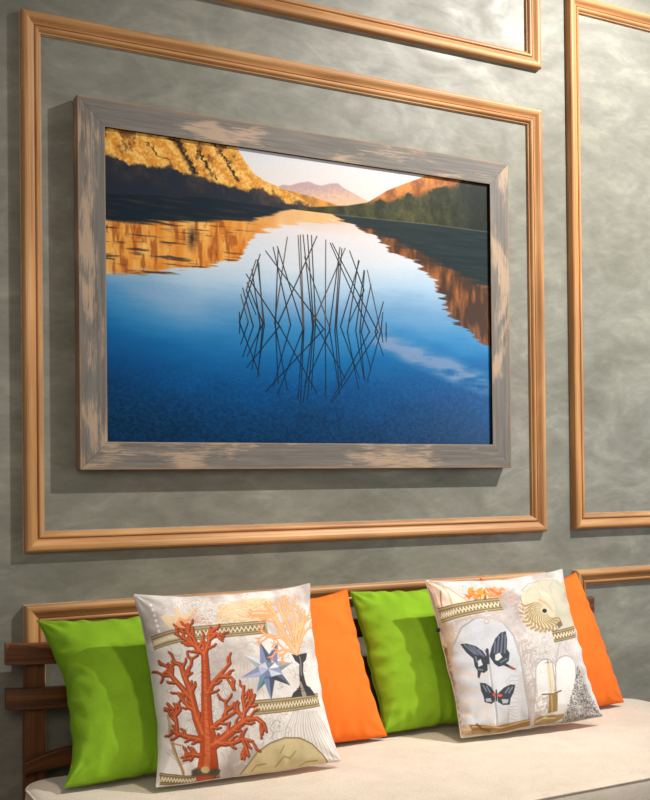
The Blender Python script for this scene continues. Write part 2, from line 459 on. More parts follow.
def paint_coral(n):
    Q = [(3, 62), (533, 28), (622, 548), (78, 630)]
    cv = Canvas(n, n, Q, (228, 223, 218)); cv.bul = (.050, -.036); sketch_bg(cv, 21, 30)
    G = (170, 160, 154)
    # misty grey plume top left
    for c, a, b in (((40, 120), 26, 60), ((75, 90), 40, 22), ((120, 250), 70, 34), ((300, 250), 80, 40), ((300, 430), 60, 40), ((120, 430), 40, 60)):
        cv.ell(c, a, b, (200, 192, 188), 20, .35, 14)
    for i in range(7): cv.ell((52 + i * 4, 92 + i * 16), 5, 5, (244, 240, 236), 0, .9)
    for i in range(16):
        cv.line([(250 + i * 8, 260 - i), (190 + i * 14, 300 + i * 3), (150 + i * 18, 340 + i * 8)], 1.6, G, .45)
    # lace fan and net top
    cv.poly([(245, 145), (255, 95), (300, 75), (360, 62), (420, 70), (400, 110), (398, 142)], (226, 196, 152), .8, 3)
    r = np.random.default_rng(5)
    for i in range(70):
        x, y = 250 + r.random() * 150, 75 + r.random() * 66
        cv.line([(x, y), (x + r.uniform(-22, 22), y + r.uniform(-8, 8))], 2., (204, 158, 104) if i % 2 else (240, 222, 196), .8)
    for i in range(60):
        x, y = 150 + r.random() * 110, 66 + r.random() * 74
        cv.line([(x, y), (x + r.uniform(-14, 14), y + r.uniform(-12, 12))], 1.6, (226, 176, 138) if i % 2 else (190, 176, 168), .7)
    cv.poly([(78, 128), (105, 120), (128, 128), (120, 100), (135, 96), (148, 122), (175, 102), (196, 92), (172, 126), (160, 140), (168, 162), (130, 168), (100, 156)], (232, 206, 172), 1, 1.4)
    cv.poly([(138, 128), (160, 136), (176, 158), (130, 166), (128, 150)], (240, 150, 96), .8, 2)
    for i in range(9):
        cv.line([(160, 138), (190 + i * 7, 100 + i * 7)], 1.8, (222, 150, 112), .7)
    for i in range(60):
        cv.ell((200 + r.random() * 190, 205 + r.random() * 50), 5, 4, (206, 198, 192), 0, .5)
    # grey seaweed scrolls and lace in the gaps
    for i in range(60):
        x, y = 90 + r.random() * 400, 190 + r.random() * 350; t = np.linspace(0, 4.6, 10); g = r.uniform(1.6, 4); a0 = r.random() * 6
        cv.line(np.c_[x + (3 + t * g) * np.cos(t + a0), y + (3 + t * g) * np.sin(t + a0)], 2.2, (172, 162, 156), .55)
    for i in range(90):
        x, y = 270 + r.random() * 130, 440 + r.random() * 130
        cv.ell((x, y), 8, 3.4, (176, 168, 160) if i % 2 else (214, 206, 200), r.random() * 180, .5)
    for i in range(14):
        a = -2.6 + i * .17
        cv.line([(150, 560), (150 + 60 * math.cos(a), 560 + 60 * math.sin(a))], 2, (168, 158, 150), .5)
    # drapery, lower right
    for i in range(16):
        x = 462 + i * 6.5
        cv.line([(478 + i * 5, 402), (x - 6 + i * 2, 450), (x - 22 + i * 7, 545)], 2.2 if i % 3 else 3.4, G, .6)
    for i in range(22):
        a = -1.2 + i * .16
        cv.line([(500, 270), (500 + 60 * math.sin(a), 270 + 80 * abs(math.cos(a)))], 1.4, G, .3)
    for i in range(9):
        cv.line([(300, 590), (270 + i * 14, 520 - 10 * math.sin(i))], 2, G, .6)
    cv.line([(420, 430), (408, 450), (420, 465), (410, 480)], 3, G, .7)
    # melon dome
    d = [(330, 583), (345, 560), (372, 520), (410, 492), (452, 477), (496, 478), (536, 496), (566, 526), (582, 556)]
    cv.poly(d + [(585, 575), (330, 600)], (206, 190, 146)); cv.line(d, 4, (140, 124, 92))
    for P in ([(360, 575), (372, 558), (400, 552)], [(430, 560), (450, 530), (470, 535), (486, 515)], [(500, 560), (520, 548), (552, 545)], [(440, 520), (450, 500)]):
        cv.line(P, 3.5, (150, 132, 84), .8)
    # ribbons
    band(cv, [(44, 190), (100, 172), (150, 162), (270, 150), (394, 140)], [(52, 228), (100, 212), (150, 202), (270, 190), (400, 178)])
    band(cv, [(358, 372), (460, 364), (562, 352)], [(362, 412), (460, 402), (568, 388)])
    band(cv, [(82, 590), (180, 592), (265, 572)], [(88, 622), (180, 618), (268, 596)])
    # scroll wood at the left edge
    cv.line([(95, 420), (108, 480), (120, 520), (158, 585)], [8, 12, 10, 8], (176, 156, 122), .85)
    cv.line([(150, 505), (112, 500), (150, 570), (160, 590)], 3, (156, 96, 62), .8)
    # polyhedral star
    c = (402, 282)
    tips = [((374, 202), 18), ((431, 204), 18), ((474, 264), 18), ((468, 330), 17), ((411, 372), 17), ((368, 348), 16), ((321, 308), 17), ((330, 243), 17)]
    colA = [(86, 96, 122), (128, 136, 172), (122, 146, 158), (68, 74, 88), (122, 136, 172), (112, 146, 158), (132, 140, 172), (214, 216, 222)]
    colB = [(136, 142, 176), (92, 110, 140), (150, 168, 180), (98, 106, 122), (82, 88, 108), (84, 120, 132), (164, 168, 196), (164, 170, 178)]
    for (tp, wd), ca, cb in list(zip(tips, colA, colB))[::-1]:
        dx, dy = tp[0] - c[0], tp[1] - c[1]; L = math.hypot(dx, dy); nx, ny = -dy / L * wd, dx / L * wd
        b = (c[0] + dx * .3, c[1] + dy * .3)
        cv.poly([tp, (b[0] + nx, b[1] + ny), b, c], ca); cv.poly([tp, (b[0] - nx, b[1] - ny), c, b], cb)
    core = [(372, 276), (392, 262), (420, 264), (434, 276), (444, 296), (410, 304), (380, 300)]
    for i in range(len(core)):
        cv.poly([c, core[i], core[(i + 1) % len(core)]], [(206, 210, 224), (120, 140, 156), (232, 232, 238), (148, 158, 190), (206, 212, 226), (120, 130, 170), (176, 182, 212)][i])
    # goblet
    cv.poly([(473, 238), (488, 242), (508, 238), (526, 235), (522, 255), (512, 264), (510, 290), (514, 310), (520, 328), (535, 338), (548, 352), (552, 358), (470, 364), (476, 350), (492, 338), (498, 326), (496, 300), (498, 268), (484, 258)], (66, 64, 66))
    cv.line([(500, 320), (508, 345), (512, 356)], [6, 14, 16], (170, 160, 146), .9)
    cv.line([(500, 246), (503, 262), (503, 300)], 4, (150, 148, 148), .8)
    for y in (338, 346): cv.line([(488, y), (534, y - 3)], 1.6, (40, 38, 40), .7)
    # pale orange coral in the goblet
    r = np.random.default_rng(12); segs = []
    for a, L, wd in ((-2.35, 70, 11), (-2.0, 92, 12), (-1.72, 95, 12), (-1.45, 84, 12), (-1.2, 70, 10), (-2.7, 42, 8)):
        segs += branch(cv, r, (490, 236), a, L, wd, 2, 0, 0, 0, .3)
    segs += [([(398, 88), (418, 110), (432, 150), (455, 190), (486, 232)], [7, 9, 10, 12, 14]), ([(432, 70), (440, 110), (462, 150), (480, 200)], [7, 9, 10, 11]),
             ([(380, 130), (412, 128), (440, 165)], [6, 8, 9]), ([(520, 110), (512, 150), (500, 190), (492, 230)], [7, 9, 10, 12])]
    for P, W in segs:
        cv.line(P, np.array(W) + 2.5, (222, 128, 78), .7)
    for P, W in segs: cv.line(P, W, (246, 166, 112))
    for P, W in segs: cv.line(np.array(P) - .8, np.array(W) * .35, (252, 204, 164), .7)
    # big red coral
    r = np.random.default_rng(31); S = []
    def B(*pts, w0=10, w1=5, n=6):
        pts = list(pts); W = list(np.linspace(w0, w1, len(pts))); S.append((pts, W))
        for i in range(1, len(pts)):
            for k in range(2):
                t = r.random(); a, b = np.array(pts[i - 1], float), np.array(pts[i], float)
                q = a + (b - a) * t; d = (b - a) / (np.linalg.norm(b - a) + 1e-6)
                sg = 1 if r.random() > .5 else -1
                nn = np.array([-d[1], d[0]]) * sg * .8 + d * .7; L = r.uniform(13, 26)
                e = q + nn * L; S.append(([tuple(q), tuple(e)], [W[i] * .75, 4.5]))
                f = e + (d * r.uniform(.2, 1) + nn * .5) * 9; S.append(([tuple(e), tuple(f)], [4.5, 3.5]))
    S.append(([(228, 575), (228, 520), (226, 470)], [58, 44, 40]))
    S.append(([(226, 480), (222, 420), (220, 360), (218, 300), (214, 238)], [36, 28, 25, 21, 17]))
    B((214, 240), (196, 226), (176, 206), (150, 192), (124, 178), w0=13); B((176, 206), (166, 180), (158, 166), w0=7)
    B((214, 240), (212, 214), (204, 204), w0=9); B((216, 236), (226, 206), (228, 176), (232, 158), w0=11)
    B((228, 180), (252, 178), (272, 186), w0=7)
    B((196, 226), (184, 196), (164, 172), (160, 150), w0=9)
    B((220, 360), (240, 322), (262, 296), (290, 264), w0=14); B((262, 300), (292, 304), (302, 316), w0=7)
    B((212, 470), (190, 420), (180, 380), (170, 340), (150, 300), (138, 268), (112, 260), w0=24, w1=6)
    B((178, 372), (148, 340), (118, 312), (92, 290), (74, 300), w0=14)
    B((150, 300), (172, 272), (176, 250), w0=8); B((118, 312), (104, 296), (92, 270), w0=7)
    B((205, 484), (168, 478), (134, 470), (108, 462), w0=15)
    B((128, 470), (122, 430), (112, 400), (92, 384), w0=10); B((118, 420), (138, 400), (132, 380), w0=7)
    B((182, 400), (150, 376), (130, 352), w0=9)
    B((240, 500), (270, 480), (300, 456), (328, 432), (344, 420), w0=26, w1=10)
    B((328, 436), (334, 396), (326, 362), (330, 330), w0=11); B((336, 400), (356, 372), (362, 354), w0=8)
    B((344, 424), (370, 420), (390, 436), (398, 458), w0=10); B((250, 492), (300, 492), (330, 480), (358, 486), w0=12)
    B((330, 484), (340, 504), (348, 528), w0=7)
    B((236, 450), (262, 430), (292, 412), (312, 400), w0=12); B((276, 420), (280, 392), (276, 372), w0=8)
    B((212, 530), (186, 528), (160, 524), w0=11); B((186, 528), (176, 544), w0=6)
    draw_coral(cv, S, (184, 78, 40), (108, 54, 38), (214, 120, 76))
    for i in range(70):
        y = 240 + r.random() * 320; x = 218 + (y - 240) * .03 + r.uniform(-.5, .5) * (14 + (y - 240) * .1)
        cv.line([(x - 6, y), (x + 6, y + 2)], 2, (168, 66, 34), .6)
    cv.poly([(182, 575), (196, 566), (226, 574), (256, 566), (268, 574), (262, 590), (184, 592)], (90, 84, 66), 1, 2)
    cv.ell((224, 572), 14, 10, (190, 168, 120))
    return np.clip(cv.a, 0, 1)

def paint_butterfly(n):
    Q = [(12, 65), (410, 32), (515, 440), (120, 505)]
    cv = Canvas(n, n, Q, (214, 209, 206)); cv.bul = (.072, -.052); sketch_bg(cv, 51, 30)
    G = (160, 150, 146); r = np.random.default_rng(3)
    # warm tint, left edge
    cv.poly([(12, 65), (60, 170), (150, 500), (120, 505)], (206, 180, 150), .75, 7)
    for i in range(60):
        t = r.random(); x = 45 + t * 85; y = 190 + t * 290
        cv.line([(x + r.uniform(-10, 8), y), (x + r.uniform(-8, 16), y + 8)], 3, (150, 118, 88) if i % 2 else (226, 206, 184), .6)
    for i in range(26):
        cv.ell((70 + r.random() * 60, 185 + r.random() * 60), 7, 3, (206, 190, 176), r.random() * 180, .6)
    # peach striped shell at the corner
    cv.poly([(12, 65), (60, 74), (100, 95), (132, 122), (50, 142)], (238, 216, 196), 1, 2)
    for P in ([(24, 68), (52, 95), (56, 138)], [(40, 70), (80, 84), (128, 118)], [(18, 70), (36, 100), (48, 138)], [(60, 78), (76, 100), (84, 132)]):
        cv.line(P, 3.2, (222, 150, 104), .8)
    cv.line([(52, 92), (56, 136)], 2.6, (150, 110, 90), .8)
    # orange bloom
    for i in range(46):
        cv.ell((128 + r.random() * 100, 82 + r.random() * 28), 6 + r.random() * 5, 4, (226, 112 + int(r.random() * 50), 62), r.random() * 180, .9)
    for i in range(36):
        cv.ell((190 + r.random() * 70, 80 + r.random() * 42), 4, 2.4, (214, 170, 150), r.random() * 180, .8)
    cv.poly([(145, 122), (150, 112), (162, 116), (166, 100), (180, 102), (182, 118), (196, 110), (210, 116), (206, 124)], (96, 84, 72), .9, 1.5)
    cv.line([(168, 120), (172, 102)], 8, (232, 190, 120))
    # beige panelling at the lower left and grey foliage scrolls
    cv.poly([(40, 180), (92, 190), (96, 300), (118, 400), (150, 500), (118, 505)], (196, 172, 146), .6, 3)
    for i in range(40):
        t = r.random(); x = 52 + t * 70; y = 200 + t * 280
        cv.line([(x, y), (x + 10, y + 12), (x + 4, y + 24)], 2.4, (136, 106, 84) if i % 3 else (232, 214, 194), .6)
    for i in range(34):
        x, y = 262 + r.random() * 60, 250 + r.random() * 190; a = r.uniform(-1.9, -.9)
        cv.line([(x, y), (x + 22 * math.cos(a), y + 22 * math.sin(a)), (x + 34 * math.cos(a + .6), y + 34 * math.sin(a + .6))], 3., (176, 164, 158), .6)
    for i in range(26):
        x, y = 300 + r.random() * 130, 225 + r.random() * 60; t = np.linspace(0, 4.5, 9)
        cv.line(np.c_[x + (3 + t * 2.4) * np.cos(t), y + (3 + t * 2.4) * np.sin(t)], 1.6, (176, 166, 162), .5)
    # bell jar
    jar = [(118, 470), (98, 380), (88, 300), (92, 240), (112, 195), (150, 168), (190, 164), (228, 180), (256, 215), (274, 270), (290, 350), (306, 448)]
    cv.poly(jar, (206, 212, 222), .75, 2); cv.line(jar[3:], 4, (158, 152, 152), .75)
    cv.line([(264, 230), (284, 300), (300, 390), (312, 446)], 6, (188, 180, 176), .7)
    for i in range(12): cv.ell((100 + i * 12, 178 - 14 * math.sin(i * .3)), 7, 5, (198, 184, 178), 0, .7)
    cv.ell((182, 176), 8, 8, (190, 176, 178)); cv.ell((182, 176), 4, 4, (214, 206, 206))
    cv.line([(186, 270), (200, 360), (220, 460)], 5, (170, 168, 174), .8); cv.line([(181, 270), (195, 360), (214, 460)], 2, (236, 236, 240), .8)
    for i in range(14):
        y = 300 + i * 10
        cv.line([(236 + i, y + 44), (250, y + 22 + 6 * math.sin(i)), (272, y + 26), (292 + i * .5, y - 4)], 1.8, (176, 160, 148), .55)
    for P in ([(90, 310), (150, 330), (190, 318)], [(100, 360), (150, 372), (188, 364)], [(110, 410), (160, 398), (200, 420)], [(120, 440), (165, 428), (205, 450)]):
        cv.line(P, 9, (222, 204, 188), .55, 3)
    cv.poly([(140, 464), (210, 464), (308, 442), (312, 462), (220, 484), (150, 492)], (146, 110, 66)); cv.line([(150, 470), (230, 466), (308, 446)], 3, (196, 160, 108))
    cv.line([(125, 492), (180, 484), (215, 488)], 10, (164, 136, 102), .7, 2)
    cv.line([(160, 462), (178, 474), (200, 478)], 5, (110, 84, 54), .8)
    # large swallowtail
    K = (64, 69, 80); B1 = (116, 124, 144); W = (214, 216, 218)
    lw = [(110, 240), (128, 238), (152, 244), (172, 258), (184, 276), (186, 310), (176, 318), (168, 316), (163, 334), (158, 330), (158, 312), (150, 300), (146, 280), (128, 264)]
    rw = [(190, 272), (196, 248), (206, 224), (220, 208), (235, 203), (239, 226), (238, 252), (246, 262), (244, 284), (236, 290), (262, 304), (258, 308), (230, 296), (216, 300), (204, 292)]
    for P in (lw, rw): cv.poly(P, K, 1, .8)
    for P in ([(122, 242), (150, 266)], [(134, 243), (158, 268)], [(146, 246), (166, 268)], [(160, 254), (174, 272)], [(206, 232), (204, 262)], [(216, 218), (212, 262)], [(226, 210), (222, 262)], [(234, 214), (232, 262)]):
        cv.line(P, 4, B1, .9)
    cv.poly([(158, 286), (166, 280), (172, 296), (160, 302)], W); cv.poly([(206, 268), (218, 262), (226, 274), (214, 284), (206, 282)], W)
    for P in ([(160, 308), (172, 310)], [(222, 288), (238, 278)], [(152, 274), (156, 288)]): cv.line(P, 4, (128, 136, 150), .8)
    cv.line([(184, 254), (187, 290)], 7, K); cv.line([(181, 262), (178, 256)], 2, K)
    cv.line([(248, 298), (262, 306)], 4, (196, 86, 66))
    # small butterfly
    cv.poly([(164, 345), (180, 346), (196, 356), (208, 372), (208, 394), (200, 402), (180, 398), (176, 382), (168, 366)], K)
    cv.poly([(264, 348), (250, 347), (232, 356), (214, 374), (216, 396), (230, 404), (250, 402), (252, 384), (260, 368)], K)
    for P in ([(174, 352), (184, 368)], [(184, 354), (194, 370)], [(256, 354), (246, 370)], [(246, 356), (236, 370)]): cv.line(P, 3.4, (134, 142, 156), .9)
    cv.poly([(182, 388), (196, 386), (200, 396), (184, 396)], (176, 180, 184)); cv.poly([(226, 388), (246, 388), (244, 398), (230, 400)], (176, 180, 184))
    cv.ell((206, 376), 5, 5, (206, 92, 56)); cv.ell((221, 378), 7, 4, (214, 98, 56)); cv.line([(211, 364), (212, 392)], 4, K)
    # nautilus
    cv.ell((362, 122), 76, 68, (198, 191, 170), 35, 1, 1.2)
    cv.poly([(388, 62), (414, 70), (436, 110), (440, 196), (384, 196), (372, 150)], (198, 191, 170), 1, 1.5)
    cv.line([(278, 90), (300, 68), (340, 58), (380, 62), (412, 84), (432, 130)], 3, (176, 166, 146), .8)
    cv.ell((324, 140), 50, 56, (214, 204, 178), -35, 1, 1.2)
    for i in range(15):
        a = math.radians(212 - i * 11.5); c0 = (347, 147)
        R = np.interp(i, [0, 5, 10, 14], [74, 72, 62, 56])
        pts = [(c0[0] + R * f * math.cos(a + .35 * math.sin(f * 5.5)), c0[1] + R * f * .92 * math.sin(a + .35 * math.sin(f * 5.5))) for f in (.22, .4, .55, .7, .85, 1.)]
        cv.line(pts, [1.5, 2.6, 3.6, 5, 6, 6.5], (168, 142, 92), .95)
    cv.line([(275, 110), (283, 142), (302, 172), (336, 196), (372, 204), (398, 188)], 3, (150, 128, 92), .8)
    cv.line([(330, 118), (352, 130), (368, 150)], [8, 10, 6], (228, 170, 138), .8, 1.5)
    cv.ell((343, 149), 7, 6, (62, 56, 54)); cv.poly([(378, 186), (392, 176), (398, 186), (386, 198)], (110, 96, 84), .9)
    cv.line([(370, 100), (362, 80), (372, 66)], 2, (166, 156, 140), .8); cv.line([(334, 112), (326, 90), (316, 74)], 2, (166, 156, 140), .7)
    # ribbons
    band(cv, [(46, 144), (90, 130), (150, 116), (216, 110)], [(58, 182), (100, 166), (160, 152), (228, 142)])
    band(cv, [(364, 206), (440, 194)], [(370, 234), (446, 222)])
    for i in range(30): cv.ell((252 + r.random() * 60, 120 + r.random() * 60), 5, 2.2, (206, 190, 188), r.random() * 180, .7)
    for i in range(14): cv.ell((150 + r.random() * 90, 150 + r.random() * 12), 6, 4, (196, 184, 180), 0, .6)
    # arches and candle
    for x0, x1, yt, yb in ((318, 372, 280, 420), (372, 432, 272, 400)):
        P = [(x0, yb)] + [((x0 + x1) / 2 - (x1 - x0) / 2 * math.cos(t), yt + 26 - 26 * math.sin(t)) for t in np.linspace(0, math.pi, 12)] + [(x1 + 6, yb)]
        cv.poly(P, (238, 236, 236), .7, 2); cv.line(P, 2.6, G, .8)
    cv.line([(385, 236), (378, 262), (372, 290)], 2, G, .7)
    for i in range(5): cv.ell((392 + i * 9, 244 + (i % 2) * 10), 4, 9, (206, 198, 198), 10, .6)
    for c in ((315, 258), (345, 262)): cv.ell(c, 3, 3, (170, 158, 156), 0, .8)
    for i in range(8):
        cv.line([(300 + i * 3, 300 + i * 6), (312 + i * 2, 330 + i * 8), (318, 370)], 3, (190, 180, 174), .5)
    for i in range(36):
        cv.ell((318 + r.random() * 40, 372 + r.random() * 70), 6, 3, (176, 160, 150), r.random() * 180, .5)
    for i in range(10): cv.line([(290 + i * 3, 330), (300 + i * 2, 400), (310, 455)], 1.6, G, .4)
    cv.line([(343, 290), (349, 288), (362, 288), (376, 366)], 3, (170, 158, 140), .9)
    cv.poly([(346, 294), (358, 290), (372, 366), (356, 372)], (226, 214, 186)); cv.line([(351, 296), (363, 368)], 3, (196, 186, 164), .8); cv.line([(350, 280), (351, 293)], 2, (90, 80, 70))
    cv.line([(338, 374), (370, 372), (390, 364)], 3.4, (110, 100, 88)); cv.poly([(356, 374), (380, 370), (382, 420), (358, 426)], (150, 124, 76)); cv.line([(364, 378), (368, 420)], 5, (190, 164, 112), .8)
    cv.poly([(322, 444), (340, 434), (380, 430), (404, 426), (404, 438), (380, 452), (340, 462), (326, 458)], (158, 130, 82)); cv.line([(330, 450), (350, 440), (378, 440)], 4, (212, 190, 146), .8)
    # stippled urchin
    for i in range(1500):
        t = r.random() ** .6; x = 440 + (r.random() - .5) * 130 * t + t * 22; y = 300 + t * 165
        c = r.choice([70, 100, 130, 165, 215]); cv.ell((x, y), 2.1, 1.7, (c, c - 4, c - 8), 0, .55)
    for i in range(8): cv.line([(400 + i * 12, 250 + i * 4), (420 + i * 9, 280 + i * 6)], 2, G, .5)
    cv.line([(325, 466), (420, 452), (512, 438)], 7, (110, 104, 98), .6, 3)
    return np.clip(cv.a, 0, 1)

# ------------------------------------------------------------------ grid surfaces
def set_art(me, arr):
    ca = me.color_attributes.new('art', 'FLOAT_COLOR', 'POINT')
    lin = s2l(arr.reshape(-1, 3)); buf = np.ones((len(me.vertices), 4), np.float32)
    buf[:] = (.75, .72, .68, 1); buf[:len(lin), :3] = lin
    ca.data.foreach_set('color', buf.ravel())

def fast_mesh(name, V, F, smooth=True):
    me = bpy.data.meshes.new(name)
    V = np.asarray(V, np.float32); F = np.asarray(F, np.int32)
    me.vertices.add(len(V)); me.vertices.foreach_set('co', V.ravel())
    me.loops.add(F.size); me.loops.foreach_set('vertex_index', F.ravel())
    me.polygons.add(len(F)); me.polygons.foreach_set('loop_start', np.arange(len(F), dtype=np.int32) * 4)
    me.polygons.foreach_set('use_smooth', [smooth] * len(F))
    me.update(calc_edges=True); me.validate()
    return me

def cushion_mesh(name, w, h, n, t_front, t_back, seed, art=None, wr=1., pinch=(.09, .09, .07, .02)):
    """square scatter cushion in its own frame: x right, z up from bottom edge, -y front"""
    V_, U_ = np.mgrid[0:n, 0:n] / (n - 1.)
    s = U_ * 2 - 1; t = 1 - V_ * 2           # row 0 is the top edge
    r = np.random.default_rng(seed)
    pL, pR, pT, pB = pinch                  # how far each seam bows in between its two corners
    ps_ = np.where(s < 0, pL, pR); pt_ = np.where(t > 0, pT, pB)
    X = s * (1 - ps_ * (1 - np.abs(t + .12 * (1 - t ** 2)) ** 2.6).clip(0, 1) * np.abs(s) ** 2) * w / 2
    Z = t * (1 - pt_ * (1 - np.abs(s) ** 2.6) * np.abs(t) ** 2) * h / 2
    # edges scallop where the filling gathers the seam
    ph = r.random(8) * 6.28
    def scal(q, k): return np.sin(q * 13 + 1.5 * np.sin(q * 4 + ph[k]) + ph[k]) * .4 + np.sin(q * 23 + ph[k + 1]) * .2 + np.sin(q * 6 + ph[k + 2]) * .8
    es = np.clip((np.abs(s) - .6) / .4, 0, 1) ** 2; et = np.clip((np.abs(t) - .6) / .4, 0, 1) ** 2
    X += np.sign(s) * es * .0022 * wr * scal(t, 0) * (1 - t ** 2); Z += np.sign(t) * et * .0022 * wr * scal(s, 3) * (1 - s ** 2)
    prof = ((1 - np.abs(s) ** 2.2) * (1 - np.abs(t) ** 2.2)).clip(0, 1) ** .5
    # puckers radiating from the seams and corners
    ns = vnoise(n, n, n / 5, n / 5, seed + 1, 3) - .5
    fold = np.exp(-(1 - np.abs(s)) / .13) * np.sin(t * 26 + ns * 9 + ph[6]) * (1 - t ** 4) + np.exp(-(1 - np.abs(t)) / .13) * np.sin(s * 26 + ns * 9 + ph[7]) * (1 - s ** 4)
    cr = np.sqrt((1 - np.abs(s)) ** 2 + (1 - np.abs(t)) ** 2)
    ang = np.arctan2(1 - np.abs(t), 1 - np.abs(s) + 1e-6)
    fold += np.exp(-cr / .25) * np.sin(ang * 9 + np.sign(s) * 2 + np.sign(t)) * 1.0
    rim = np.clip(prof * 3, 0, 1)
    yf = -t_front * prof - fold * .0050 * wr * rim - ns * .010 * prof * wr
    yb = t_back * prof + ns * .006 * prof
    front = np.stack([X, yf, Z + h / 2], -1).reshape(-1, 3)
    back = np.stack([X, yb, Z + h / 2], -1).reshape(-1, 3)
    idx = np.arange(n * n).reshape(n, n); bidx = idx.copy()
    inner = np.zeros((n, n), bool); inner[1:-1, 1:-1] = True
    bidx[inner] = n * n + np.arange(inner.sum())
    Vv = np.vstack([front, back[inner.ravel()]])
    def quads(I, flip):
        a, b, c, d = I[:-1, :-1], I[:-1, 1:], I[1:, 1:], I[1:, :-1]
        q = np.stack([a, d, c, b] if not flip else [a, b, c, d], -1).reshape(-1, 4); return q
    me = fast_mesh(name, Vv, np.vstack([quads(idx, False), quads(bidx, True)]))
    if art is not None: set_art(me, art)
    edge = np.concatenate([idx[0, :], idx[1:, -1], idx[-1, -2::-1], idx[-2:0:-1, 0]])
    return me, front[edge]

def tube(name, pts, rad, closed=False, k=6):
    pts = np.array(pts, float); n = len(pts); V = []; F = []
    up0 = np.array([.13, .31, .94])
    for i in range(n):
        a = pts[(i - 1) % n] if (closed or i > 0) else pts[i]; b = pts[(i + 1) % n] if (closed or i < n - 1) else pts[i]
        d = b - a; d /= np.linalg.norm(d) + 1e-9
        u = np.cross(d, up0); u /= np.linalg.norm(u) + 1e-9; v = np.cross(d, u)
        for j in range(k):
            t = 2 * math.pi * j / k; V.append(pts[i] + rad * (u * math.cos(t) + v * math.sin(t)))
    for i in range(n if closed else n - 1):
        for j in range(k):
            a = i * k; b = ((i + 1) % n) * k; F.append([a + j, a + (j + 1) % k, b + (j + 1) % k, b + j])
    return mesh(name, V, F, True)

def grain_attr(me, vals, name='grain'):
    at = me.attributes.new(name, 'FLOAT_VECTOR' if len(vals[0]) == 3 else 'FLOAT', 'POINT')
    at.data.foreach_set('vector', np.array(vals, np.float32).ravel())

def mitred(x0, x1, z0, z1, prof, sides='LTRB', y0=0., base=0, caulk_seg=()):
    """profile = [(inward offset, height off the wall)], swept round a rectangle with mitred corners"""
    V = []; F = []; G = []; MI = []
    cor = {'L': ((x0, z0), (x0, z1), (1, 1), (1, -1)), 'T': ((x0, z1), (x1, z1), (1, -1), (-1, -1)),
           'R': ((x1, z1), (x1, z0), (-1, -1), (-1, 1)), 'B': ((x1, z0), (x0, z0), (-1, 1), (1, 1))}
    for si, sd in enumerate(sides):
        a, b, da, db = cor[sd]; o = len(V); m = len(prof)
        L = math.hypot(b[0] - a[0], b[1] - a[1])
        for (w, hgt) in prof:
            V.append((a[0] + da[0] * w, y0 - hgt, a[1] + da[1] * w)); G.append((w + base, w + hgt * .7, base + si * 1.7))
            V.append((b[0] + db[0] * w, y0 - hgt, b[1] + db[1] * w)); G.append((L - w + base, w + hgt * .7, base + si * 1.7))
        for i in range(m - 1):
            F.append([o + 2 * i, o + 2 * i + 1, o + 2 * i + 3, o + 2 * i + 2]); MI.append(1 if i in caulk_seg else 0)
    return V, F, G, MI

# ------------------------------------------------------------------ the room shell
def slab(name, x0, x1, y0, y1, z0, z1, mat):
    V = [(x, y, z) for x in (x0, x1) for y in (y0, y1) for z in (z0, z1)]
    F = [(0, 1, 3, 2), (4, 6, 7, 5), (0, 4, 5, 1), (2, 3, 7, 6), (0, 2, 6, 4), (1, 5, 7, 3)]
    return tag(link(name, mesh(name, V, F), mat), kind='structure')

slab('wall_back', -2.2, 5.6, 0, .12, 0, 3.3, WALL)
slab('floor', -2.2, 5.6, -4.6, .12, -.1, 0, FLOOR)

CAM_Z = 1.17
MW = .053
PROF = [(-.0022, 0), (-.0022, .002), (0, .002), (0, .017), (.002, .0215), (.006, .0245), (.011, .0255), (.017, .0245), (.022, .0215), (.026, .018), (.0300, .0155), (.0335, .0145),
        (.0336, .0105), (.0362, .0105), (.0364, .0150), (.039, .0168), (.0425, .0165), (.0455, .0145), (.0480, .0110), (.0490, .0085), (.0525, .0075), (.053, .0065), (.053, .002), (.0552, .002), (.0552, 0)]
def moulding(nm, x0, x1, z0, z1, seed):
    V, F, G, MI = mitred(x0, x1, z0 + CAM_Z, z1 + CAM_Z, PROF, base=seed, caulk_seg=(1, 22))
    me = mesh(nm, V, F, False, MI); grain_attr(me, G)
    return tag(link(nm, me, [OAK, CAULK]), kind='structure')
moulding('trim_1', .612, 2.349, -.185, 1.244, 1.)
moulding('trim_2', .612, 2.349, 1.383, 2.05, 4.)
moulding('trim_3', 2.474, 4.21, -.182, 1.667, 7.)
moulding('trim_4', .612, 2.349, -1.05, -.324, 10.)
moulding('trim_5', 2.474, 4.21, -1.05, -.324, 13.)

